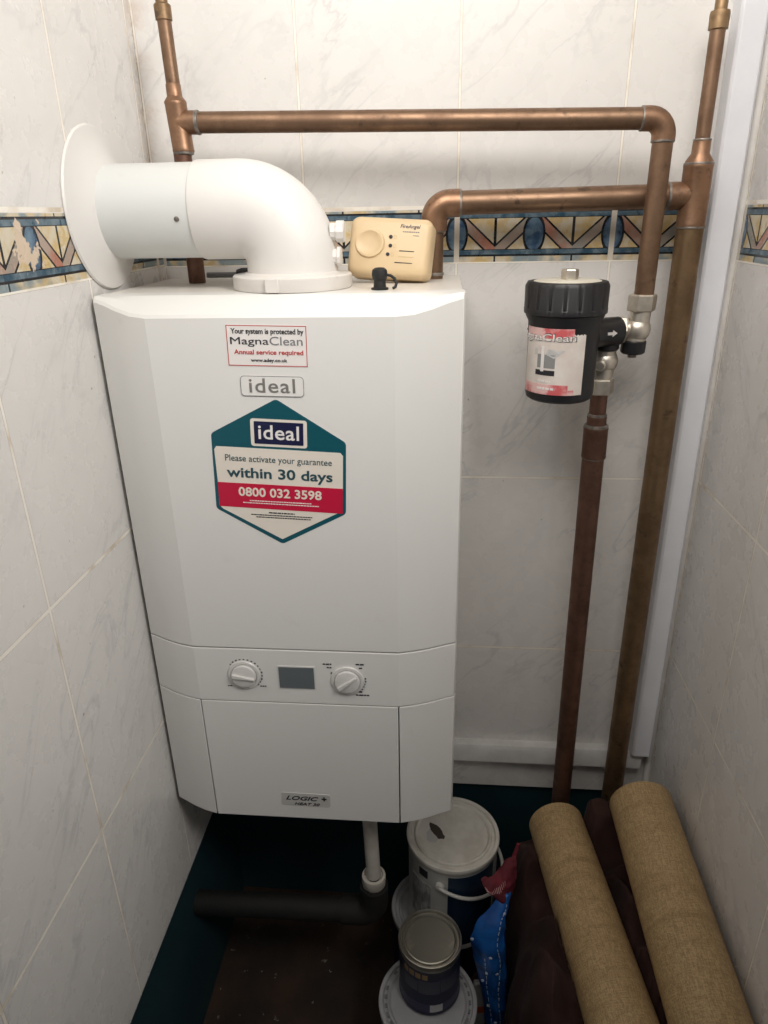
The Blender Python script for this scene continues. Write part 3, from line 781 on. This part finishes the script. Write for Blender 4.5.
lathe_part('valve_screw', [(0, 0), (.0065, 0), (.0065, .006), (.005, .0075), (0, .0075)], (.5745, YA - .0140, .6080), (-.3, -1, 0), M['nickel'], v2, 16)
bm = BM(); hexnut(bm, (.5797, YA, .5690), (0, 0, 1), .0172, .0200); obj('compression_nut', bm, M['nickel'], v2, 25)

# ------------------------------------------------------------------ waste pipes under the boiler
YW = -.200
t = thing('condensate_pipe', 'white plastic condensate pipe dropping from under the boiler', 'pipe', (.279, YW, -.195))
tube_part('pipe', [(.2745, YW, .003), (.2800, YW, -.180)], .0112, M['wastewhite'], t)
lathe_part('coupling', [(.0105, 0), (.0165, 0), (.0185, .003), (.0190, .018), (.0185, .021), (.0150, .0220), (.0140, .018), (.0105, .017)], (.2800, YW, -.200), (0, 0, 1), M['wastewhite'], t, 32, closed=True)
t = thing('waste_pipe', 'black plastic waste pipe running from the left wall under the boiler', 'pipe', (.14, YW, -.282))
tube_part('pipe', [(XL - .009, YW - .004, -.262), (.245, YW, -.262)], .0195, M['soil'], t, 32)
path, arc = bend((.225, YW, -.262), (.280, YW, -.262), (.280, YW, -.201), .028, 10)
tube_part('elbow', path, .0225, M['soil'], t, 32)

# ------------------------------------------------------------------ paint tins
def tin(name, label, c, zb, zt, r, body, lid, group=None, plastic=True):
    t = thing(name, label, 'paint tin', (c[0], c[1], zb), group)
    h = zt - zb
    b = lathe_part('body', [(0, 0), (r*.95, 0), (r*.985, .002), (r*.985, .006), (r*.965, .009), (r*.965, h-.016), (r*.985, h-.012), (0, h-.012)], (c[0], c[1], zb), (0, 0, 1), body, t, 64)
    if plastic: prof = [(0, -.0125), (r*.975, -.0125), (r, -.010), (r*1.01, -.004), (r*1.0, -.0008), (r*.965, 0), (r*.925, -.0010), (r*.905, -.0050), (r*.845, -.0055), (r*.83, -.0020), (r*.80, -.0010), (r*.775, -.0025), (r*.755, -.0045), (0, -.0045)]
    else: prof = [(0, -.0125), (r*.975, -.0125), (r*.99, -.010), (r, -.003), (r*.985, -.0005), (r*.955, 0), (r*.925, -.0015), (r*.905, -.0045), (r*.86, -.0045), (r*.84, -.0012), (r*.81, -.0006), (r*.785, -.0018), (r*.765, -.0050), (0, -.0050)]
    # densify around the corners is not needed: smooth normals carry the rounding
    l = lathe_part('lid', prof, (c[0], c[1], zt), (0, 0, 1), lid, t, 72)
    return t, b, l
def tin_patch(name, parent, c, r, a0, a1, z0, z1, m, h=.0004, n=14):
    """printed panel round a tin; angles in degrees, 0 facing -y, + to the right"""
    bm = BM(); a0, a1 = math.radians(a0), math.radians(a1)
    vs = []
    for i in range(n+1):
        a = a0 + (a1-a0)*i/n; s, q = math.sin(a), -math.cos(a)
        vs.append([bm.verts.new((c[0] + rr*s, c[1] + rr*q, z)) for rr, z in ((r, z0), (r+h, z0), (r+h, z1), (r, z1))])
    for p, q in zip(vs, vs[1:]):
        for k in range(4): bm.faces.new((p[k], q[k], q[(k+1) % 4], p[(k+1) % 4]))
    bm.faces.new(vs[0]); bm.faces.new(vs[-1][::-1])
    return obj(name, bm, m, parent, 40)
G = 'paint tins under the boiler'
# under tin + big tin
cu_, cb = (.3800, -.1060), (.4060, -.1130)
Z2, ZU = -.343, -.362
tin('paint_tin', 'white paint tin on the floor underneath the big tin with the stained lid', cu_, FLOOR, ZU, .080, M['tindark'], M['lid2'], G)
big, bb, bl = tin('paint_tin', 'big white and navy paint tin with handle and brown stain on its lid', cb, ZU + .0002, -.173, .0775, M['tinwhite'], M['lid'], G)
bl.name = 'lid'; rB = .0775*.965
tin_patch('navy_label', bb, cb, rB, -6, 62, ZU + .012, -.192, M['tinnavy'])
tin_patch('grey_print', bb, cb, rB, -62, -28, Z2 + .03, -.225, M['tingrey'])
tin_patch('dark_mark', bb, cb, rB, -47, -33, -.212, -.196, M['ink'])
tin_patch('grey_print', bb, cb, rB, 66, 84, Z2 + .03, -.215, M['tingrey'])
bm = BM(); pts = []
aA = math.radians(-16)
for i in range(33):
    f = i/32; a = aA + PI * f; rr = .0795 + .007*math.sin(PI*f)
    pts.append((cb[0] + rr*math.sin(a), cb[1] - rr*math.cos(a), -.2140 - .030*math.sin(PI*f)**1.0))
tube(bm, pts, .0030, 12, flat=(1., 1.)); obj('handle', bm, M['tinwhite'], big, 60)
for f in (0, 1):
    a = aA + PI*f; d = (math.sin(a), -math.cos(a), 0)
    lathe_part('handle_lug', [(0, 0), (.0075, 0), (.0075, .004), (.0055, .0065), (0, .007)], (cb[0] + d[0]*(rB - .001), cb[1] + d[1]*(rB - .001), -.2140), d, M['tinwhite'], big, 20)
# near pair
cl_, cs = (.3690, -.2830), (.3710, -.2600)
low, lbd, llid = tin('paint_tin', 'wide paint tin with a grey lid carrying the small metal lidded tin', cl_, FLOOR, Z2, .0765, M['tindark'], M['lid2'], G)
tin_patch('navy_label', lbd, cl_, .0765*.965, -80, 80, FLOOR + .015, Z2 - .018, M['tinnavy'])
bm = BM()
rnd = random.Random(4)
for k in range(30):
    if k % 7 == 6: continue
    a = 2*PI*k/30; w = rnd.uniform(.05, .075); r0, r1 = .0640, .0672
    for s in range(1):
        q = [(cl_[0] + rr*math.cos(b), cl_[1] + rr*math.sin(b)) for rr, b in ((r0, a-w), (r0, a+w), (r1, a+w*.8), (r1, a-w*.8))]
        vs = [bm.verts.new((x, y, Z2 - .0016)) for x, y in q]; hi = [bm.verts.new((x, y, Z2 - .0004)) for x, y in q]
        bm.faces.new(vs[::-1]); bm.faces.new(hi)
        for i in range(4): bm.faces.new((vs[i], vs[(i+1) % 4], hi[(i+1) % 4], hi[i]))
obj('moulded_print', bm, M['inkgrey'], llid, 0)
sm_, sb, sl = tin('paint_tin', 'small dark blue paint tin with a bare metal lid, nearest the camera', cs, Z2 + .0002, -.233, .0490, M['tindark'], M['metal'], G, plastic=False)
rS = .0490*.965
sl2 = lathe_part('lid_plate', [(0, -.0048), (.0370, -.0048), (.0370, -.0042), (0, -.0040)], (cs[0], cs[1], -.233), (0, 0, 1), M['metal2'], sl, 48)
for k in range(4): tin_patch('colour_swatch', sb, cs, rS, -52 + k*13, -42 + k*13, -.262, -.252, M['tinochre'])
tin_patch('blue_panel', sb, cs, rS, -50, -22, -.292, -.270, M['tinpanel']); tin_patch('blue_panel', sb, cs, rS, -20, 20, -.294, -.266, M['tinpanel']); tin_patch('blue_panel', sb, cs, rS, 22, 60, -.292, -.266, M['tinpanel'])
tin_patch('violet_band', sb, cs, rS, -75, 75, -.336, -.318, M['tinviolet'])
tin_patch('white_square', sb, cs, rS, 2, 26, -.335, -.319, M['lblgrey2'])

# ------------------------------------------------------------------ rolls and cloth
RL = (Vector((.5730, -.118, -.135)), Vector((.6172, -.500, -.1313)), .0440)
RR = (Vector((.6930, -.140, -.060)), Vector((.7000, -.500, -.0900)), .0470)
def roll(label, a, b, r):
    d = (b - a).normalized(); L = (b - a).length
    q = Vector((0, 1, 0)).rotation_difference(d)
    o = thing('wallpaper_roll', label, 'roll', a + Vector((0, 0, -r)), 'tan wallpaper rolls')
    bm = BM()
    nseg = 96
    # outer wall with the paper's spiral step, hollow centre
    prof_r = []
    for k in range(nseg):
        f = k / nseg; prof_r.append(r * (1 - .012 * f))
    rings = []
    for (h, ins) in ((0, .0012), (.0012, 0), (L - .0012, 0), (L, .0012)):
        rings.append([bm.verts.new((prof_r[k] * (1 - ins / r) * math.cos(2*PI*k/nseg - .8), h, prof_r[k] * (1 - ins / r) * math.sin(2*PI*k/nseg - .8))) for k in range(nseg)])
    inn = [[bm.verts.new((.018 * math.cos(2*PI*k/nseg - .8), h, .018 * math.sin(2*PI*k/nseg - .8))) for k in range(nseg)] for h in (L, 0)]
    rings = rings + inn + [rings[0]]
    for r0, r1 in zip(rings, rings[1:]):
        for k in range(nseg): bm.faces.new((r0[k], r0[(k+1) % nseg], r1[(k+1) % nseg], r1[k]))
    bmesh.ops.recalc_face_normals(bm, faces=bm.faces)
    me = bpy.data.meshes.new('paper'); bm.to_mesh(me); bm.free(); me.materials.append(M['kraft'])
    me.shade_smooth(); me.set_sharp_from_angle(angle=math.radians(35))
    p = bpy.data.objects.new('paper', me); COL.objects.link(p); p.parent = o; p.location = (0, 0, r)
    p.rotation_mode = 'QUATERNION'; p.rotation_quaternion = q
    bm = BM(); lathe(bm, [(.0150, .002), (.0178, .002), (.0178, L-.002), (.0150, L-.002)], (0, 0, 0), (0, 1, 0), 32, closed=True)
    bmesh.ops.recalc_face_normals(bm, faces=bm.faces)
    me = bpy.data.meshes.new('card_core'); bm.to_mesh(me); bm.free(); me.materials.append(M['kraftcore']); me.shade_smooth()
    c = bpy.data.objects.new('card_core', me); COL.objects.link(c); c.parent = o; c.location = (0, 0, r)
    c.rotation_mode = 'QUATERNION'; c.rotation_quaternion = q
    return o
roll('thinner tan woven wallpaper roll lying on the brown cloth, left of the pair', *RL)
roll('thicker tan woven wallpaper roll lying on the brown cloth beside the right wall', *RR)

# heap of dark brown cloth
def under(R, x, y):
    a, b, r = R
    f = (y - a.y) / (b.y - a.y)
    if f < -.02 or f > 1.05: return None
    cx = a.x + (b.x - a.x)*f; cz = a.z + (b.z - a.z)*f; dx = x - cx
    if abs(dx) >= r + .002: return None
    return cz - math.sqrt(max(0, r*r - min(dx*dx, r*r))) - .0012
def heap_z(x, y):
    n = noise.fractal(Vector((x*9, y*7, 3.1)), 1., 2., 3)
    f1 = math.sin((x*.8 + y*.6)*46 + 3*noise.noise(Vector((x*6, y*6, 9))))
    f2 = math.sin((x*.5 - y)*34 + 4*noise.noise(Vector((x*5, y*5, 4))))
    z = -.158 + .055 * max(0, min(1, (x - .52) / .17)) + .018*n + .014*f1*abs(f1) + .009*f2
    z += .062 * math.exp(-((x - .620)/.030)**2 - ((y + .125)/.032)**2)          # peak behind the rolls
    z += .028 * math.exp(-((x - .525)/.030)**2 - ((y + .34)/.060)**2)           # fold at the near left
    z += .030 * (1 - abs(noise.noise(Vector((x*17 + y*7, y*13 - x*5, 2.2))))) ** 4 - .012
    z -= .050 * math.exp(-((x - .505)/.030)**2 - ((y + .26)/.035)**2)
    z -= .045 * math.exp(-((x - .620)/.020)**2 - ((y + .24)/.080)**2)
    return z
bm = BM()
NX, NY = 110, 150
hx0, hx1, hy0, hy1 = .500, .744, -.540, -.108
top = []
for j in range(NY+1):
    row = []
    for i in range(NX+1):
        u, v = i/NX, j/NY
        x = hx0 + (hx1-hx0)*u; y = hy1 + (hy0-hy1)*v
        wob = .010*noise.noise(Vector((y*22, 1.3, 0))) + .006*math.sin(y*70)
        if u < .3: x += wob * (1 - u/.3)
        z = heap_z(x, y)
        e = min(1, u/.09); z = z - .11*(1 - e)**2                # rounds over at the open side
        e2 = min(1, v/.05); z = z - .05*(1 - e2)**2
        e3 = min(1, (1-u)/.04); z = z - .02*(1 - e3)**2
        for R in (RL, RR):
            c = under(R, x, y)
            if c is not None: z = min(z, c) if abs(x - (R[0].x + (R[1].x - R[0].x)*(y - R[0].y)/(R[1].y - R[0].y))) > R[2]*.5 else c
        row.append(bm.verts.new((x, y, z)))
    top.append(row)
for j in range(NY):
    for i in range(NX): bm.faces.new((top[j][i], top[j][i+1], top[j+1][i+1], top[j+1][i]))
# draped sides down to the floor
loop = [top[0][i] for i in range(NX+1)] + [top[j][NX] for j in range(1, NY+1)] + [top[NY][i] for i in range(NX-1, -1, -1)] + [top[j][0] for j in range(NY-1, 0, -1)]
prev = loop
for s in range(1, 9):
    f = s/8; cur = []
    for k, v in enumerate(loop):
        zz = v.co.z + (FLOOR + .0005 - v.co.z)*f
        w = .010*f*math.sin(k*.42 + 2*noise.noise(Vector((k*.05, f*2, 0)))) if (v.co.x < .56 and v.co.y < -.115) else 0
        cur.append(bm.verts.new((v.co.x + (w - .004*f if v.co.x < .56 and v.co.y < -.115 else 0), v.co.y, zz)))
    m = len(loop)
    for k in range(m): bm.faces.new((prev[k], cur[k], cur[(k+1) % m], prev[(k+1) % m]))
    prev = cur
bm.faces.new(prev)
tag(obj('cloth_heap', bm, M['cloth'], None, 180, origin=(.62, -.35, FLOOR)), 'crumpled dark brown cloth heaped in the right corner under the two rolls', 'cloth')

# blue dotted bag hanging against the heap
def sheet(name, rows_, m, parent, th=.0016, amp=.002, fr=60., k=6):
    """rows of points -> crumpled solid sheet"""
    nr, nc = len(rows_)-1, len(rows_[0])-1
    P = [[along(rows_, c/k, q/k) for c in range(nc*k+1)] for q in range(nr*k+1)]
    for it in range(2):
        Q = [r_[:] for r_ in P]
        for a in range(1, nr*k):
            for b in range(1, nc*k): Q[a][b] = (P[a-1][b] + P[a+1][b] + P[a][b-1] + P[a][b+1]) / 4
        P = Q
    for r_ in P:
        for v in r_:
            d = noise.noise(v*fr) + .6*noise.noise(v*fr*2.3)
            v.y -= amp * d; v.x += amp*.4*noise.noise(v*fr*1.3 + Vector((7, 0, 0)))
    bm = BM(); vs = [[bm.verts.new(p) for p in r_] for r_ in P]
    for a, b in zip(vs, vs[1:]):
        for i in range(len(a)-1): bm.faces.new((a[i], a[i+1], b[i+1], b[i]))
    o = obj(name, bm, m, parent, 180)
    s = o.modifiers.new('fabric', 'SOLIDIFY'); s.thickness = th; s.offset = 0
    return P
def along(rows_, u, v):
    """point on a sheet given by rows of points, u across, v down"""
    j = min(int(v), len(rows_)-2); fv = v - j; i = min(int(u), len(rows_[0])-2); fu = u - i
    g = lambda a, b: Vector(rows_[a][b])
    return (g(j, i)*(1-fu) + g(j, i+1)*fu)*(1-fv) + (g(j+1, i)*(1-fu) + g(j+1, i+1)*fu)*fv
bag = thing('blue_bag', 'bright blue plastic bag with white dotted lines beside the brown cloth', 'bag', (.470, -.255, FLOOR))
rows_ = [
    [(.4800, -.220, -.172), (.4840, -.226, -.170), (.4880, -.228, -.170), (.4930, -.222, -.172)],
    [(.4620, -.232, -.196), (.4700, -.240, -.194), (.4800, -.244, -.192), (.4910, -.234, -.192)],
    [(.4440, -.240, -.215), (.4580, -.252, -.210), (.4740, -.256, -.205), (.4850, -.245, -.200)],
    [(.4330, -.245, -.247), (.4520, -.262, -.250), (.4680, -.266, -.248), (.4850, -.250, -.240)],
    [(.4390, -.246, -.285), (.4550, -.262, -.285), (.4700, -.270, -.282), (.4890, -.254, -.280)],
    [(.4490, -.248, -.335), (.4620, -.262, -.335), (.4750, -.270, -.333), (.4920, -.258, -.330)],
    [(.4590, -.250, -.390), (.4700, -.262, -.390), (.4800, -.268, -.388), (.4940, -.258, -.385)],
    [(.4630, -.250, -.440), (.4720, -.260, -.440), (.4800, -.264, -.440), (.4940, -.256, -.440)],
    [(.4630, -.250, -.488), (.4720, -.262, -.488), (.4800, -.266, -.488), (.4940, -.256, -.488)]]
PB = sheet('bag_skin', rows_, M['blue'], bag, amp=.0035, fr=38.)
for u, v0, v1 in ((2.35, .6, 7.6), (1.0, 3.6, 7.6)):
    bm = BM(); v = v0
    while v < v1:
        p, q = along(PB, 6*(u + .15*math.sin(v*2)), 6*v), along(PB, 6*(u + .15*math.sin((v+.13)*2)), 6*(v + .13))
        off = Vector((0, -.0012, 0)); tube(bm, [p + off, q + off], .0007, 6); v += .24
    obj('stitch_line', bm, M['bluedot'], bag, 60)
for u, v in ((.12, 3.0), (2.4, 1.2), (1.15, 4.4), (.7, 5.9), (2.2, 4.3), (1.8, 6.6), (1.7, 3.4), (.5, 4.9)):
    p = along(PB, 6*u, 6*v); bm = BM(); bmesh.ops.create_icosphere(bm, subdivisions=2, radius=.0030, matrix=Matrix.Translation(p + Vector((0, -.001, 0))) @ Matrix.Diagonal((1, .5, 1, 1)))
    obj('white_dot', bm, M['bluedot'], bag, 60)

# red cloth scrap
red = thing('red_cloth', 'crumpled dark red cloth with a pale stitched edge beside the big tin', 'cloth', (.470, -.200, -.20))
rr_ = [
    [(.4480, -.222, -.148), (.4600, -.214, -.150), (.4740, -.205, -.146), (.4880, -.200, -.128), (.5000, -.196, -.122)],
    [(.4500, -.228, -.156), (.4620, -.230, -.164), (.4760, -.228, -.160), (.4900, -.216, -.148), (.5020, -.204, -.136)],
    [(.4560, -.226, -.163), (.4670, -.232, -.174), (.4790, -.236, -.178), (.4910, -.222, -.168), (.5020, -.206, -.156)],
    [(.4670, -.220, -.170), (.4730, -.226, -.184), (.4830, -.232, -.192), (.4920, -.222, -.184), (.5010, -.204, -.174)],
    [(.4750, -.208, -.178), (.4780, -.216, -.194), (.4850, -.220, -.204), (.4920, -.214, -.200), (.4990, -.202, -.192)]]
PR = sheet('cloth', rr_, M['redcloth'], red, .003, amp=.006, fr=55.)
bm = BM()
for i in range(14):
    f = .2 + 2.6*i/14; p, q = along(PR, 6*f, 6*.95), along(PR, 6*(f + .03), 6*1.35)
    off = Vector((-.0004, -.0022, .0010)); tube(bm, [p + off, q + off], .0006, 6)
obj('stitching', bm, M['pinkdot'], red, 60)
bm = BM(); tube(bm, [(.4960, -.198, -.135), (.5010, -.194, -.118), (.5040, -.192, -.104)], [.004, .0035, .0030], 10, flat=(1, .5)); obj('tie_end', bm, M['redcloth'], red, 60)

# white packet
pk = thing('paper_packet', 'white packet with an orange print standing between grey lidded tin and blue bag', 'packet', (.460, -.232, FLOOR))
bm = BM(); prism(bm, [(.4420, -.230), (.4780, -.224), (.4790, -.234), (.4430, -.240)], FLOOR, -.368); obj('packet', bm, M['packet'], pk, 0, .003)
bm = BM(); poly2(bm, rrect(-.010, .010, -.008, .008, .005), .0004); bmesh.ops.transform(bm, matrix=Matrix.Translation((.4550, -.2384, -.432)) @ Matrix.Rotation(math.radians(9.5), 4, 'Z') @ Matrix.Rotation(PI/2, 4, 'X'), verts=bm.verts); obj('orange_print', bm, M['orange'], pk, 0)

# ------------------------------------------------------------------ camera, light, world
cam = bpy.data.cameras.new('camera'); co = bpy.data.objects.new('camera', cam); COL.objects.link(co)
F_ = Vector((-0.08208453, 0.91645283, -0.39163292)); R3 = Vector((0.99650354, 0.08161617, -0.01787427)); U_ = Vector((-0.01558265, 0.39173079, 0.91994792))
co.matrix_world = Matrix(((R3.x, U_.x, -F_.x, .37844), (R3.y, U_.y, -F_.y, -.99035), (R3.z, U_.z, -F_.z, .78648), (0, 0, 0, 1)))
cam.sensor_fit = 'HORIZONTAL'; cam.sensor_width = 36; cam.lens = 697.7666 / 768 * 36; cam.clip_start = .01
SC.camera = co

def area(name, loc, target, size, sy, power, color, spread=180):
    l = bpy.data.lights.new(name, 'AREA'); l.shape = 'RECTANGLE'; l.size = size; l.size_y = sy; l.energy = power; l.spread = math.radians(spread); l.color = color
    o = bpy.data.objects.new(name, l); COL.objects.link(o); o.location = loc
    o.rotation_euler = (Vector(target) - Vector(loc)).to_track_quat('-Z', 'Y').to_euler()
    return o
area('window_light', (1.10, -1.05, 1.55), (.32, -.06, 1.02), .6, .5, 8.2, (1., .965, .92), 95)
area('ceiling_lamp', (.34, -.86, 1.52), (.66, 0., .90), .80, .55, 3.3, (1., .95, .89), 88)
w = bpy.data.worlds.new('world'); SC.world = w; w.use_nodes = True
w.node_tree.nodes['Background'].inputs[0].default_value = (.92, .95, 1., 1); w.node_tree.nodes['Background'].inputs[1].default_value = .08

SC.view_settings.view_transform = 'Standard'; SC.view_settings.look = 'None'; SC.view_settings.gamma = 1; SC.view_settings.exposure = 0
SC.view_settings.use_curve_mapping = False
# lift the whole place so that the floor lies at z = 0
for o in list(SC.objects):
    if o.parent is None: o.location.z -= FLOOR
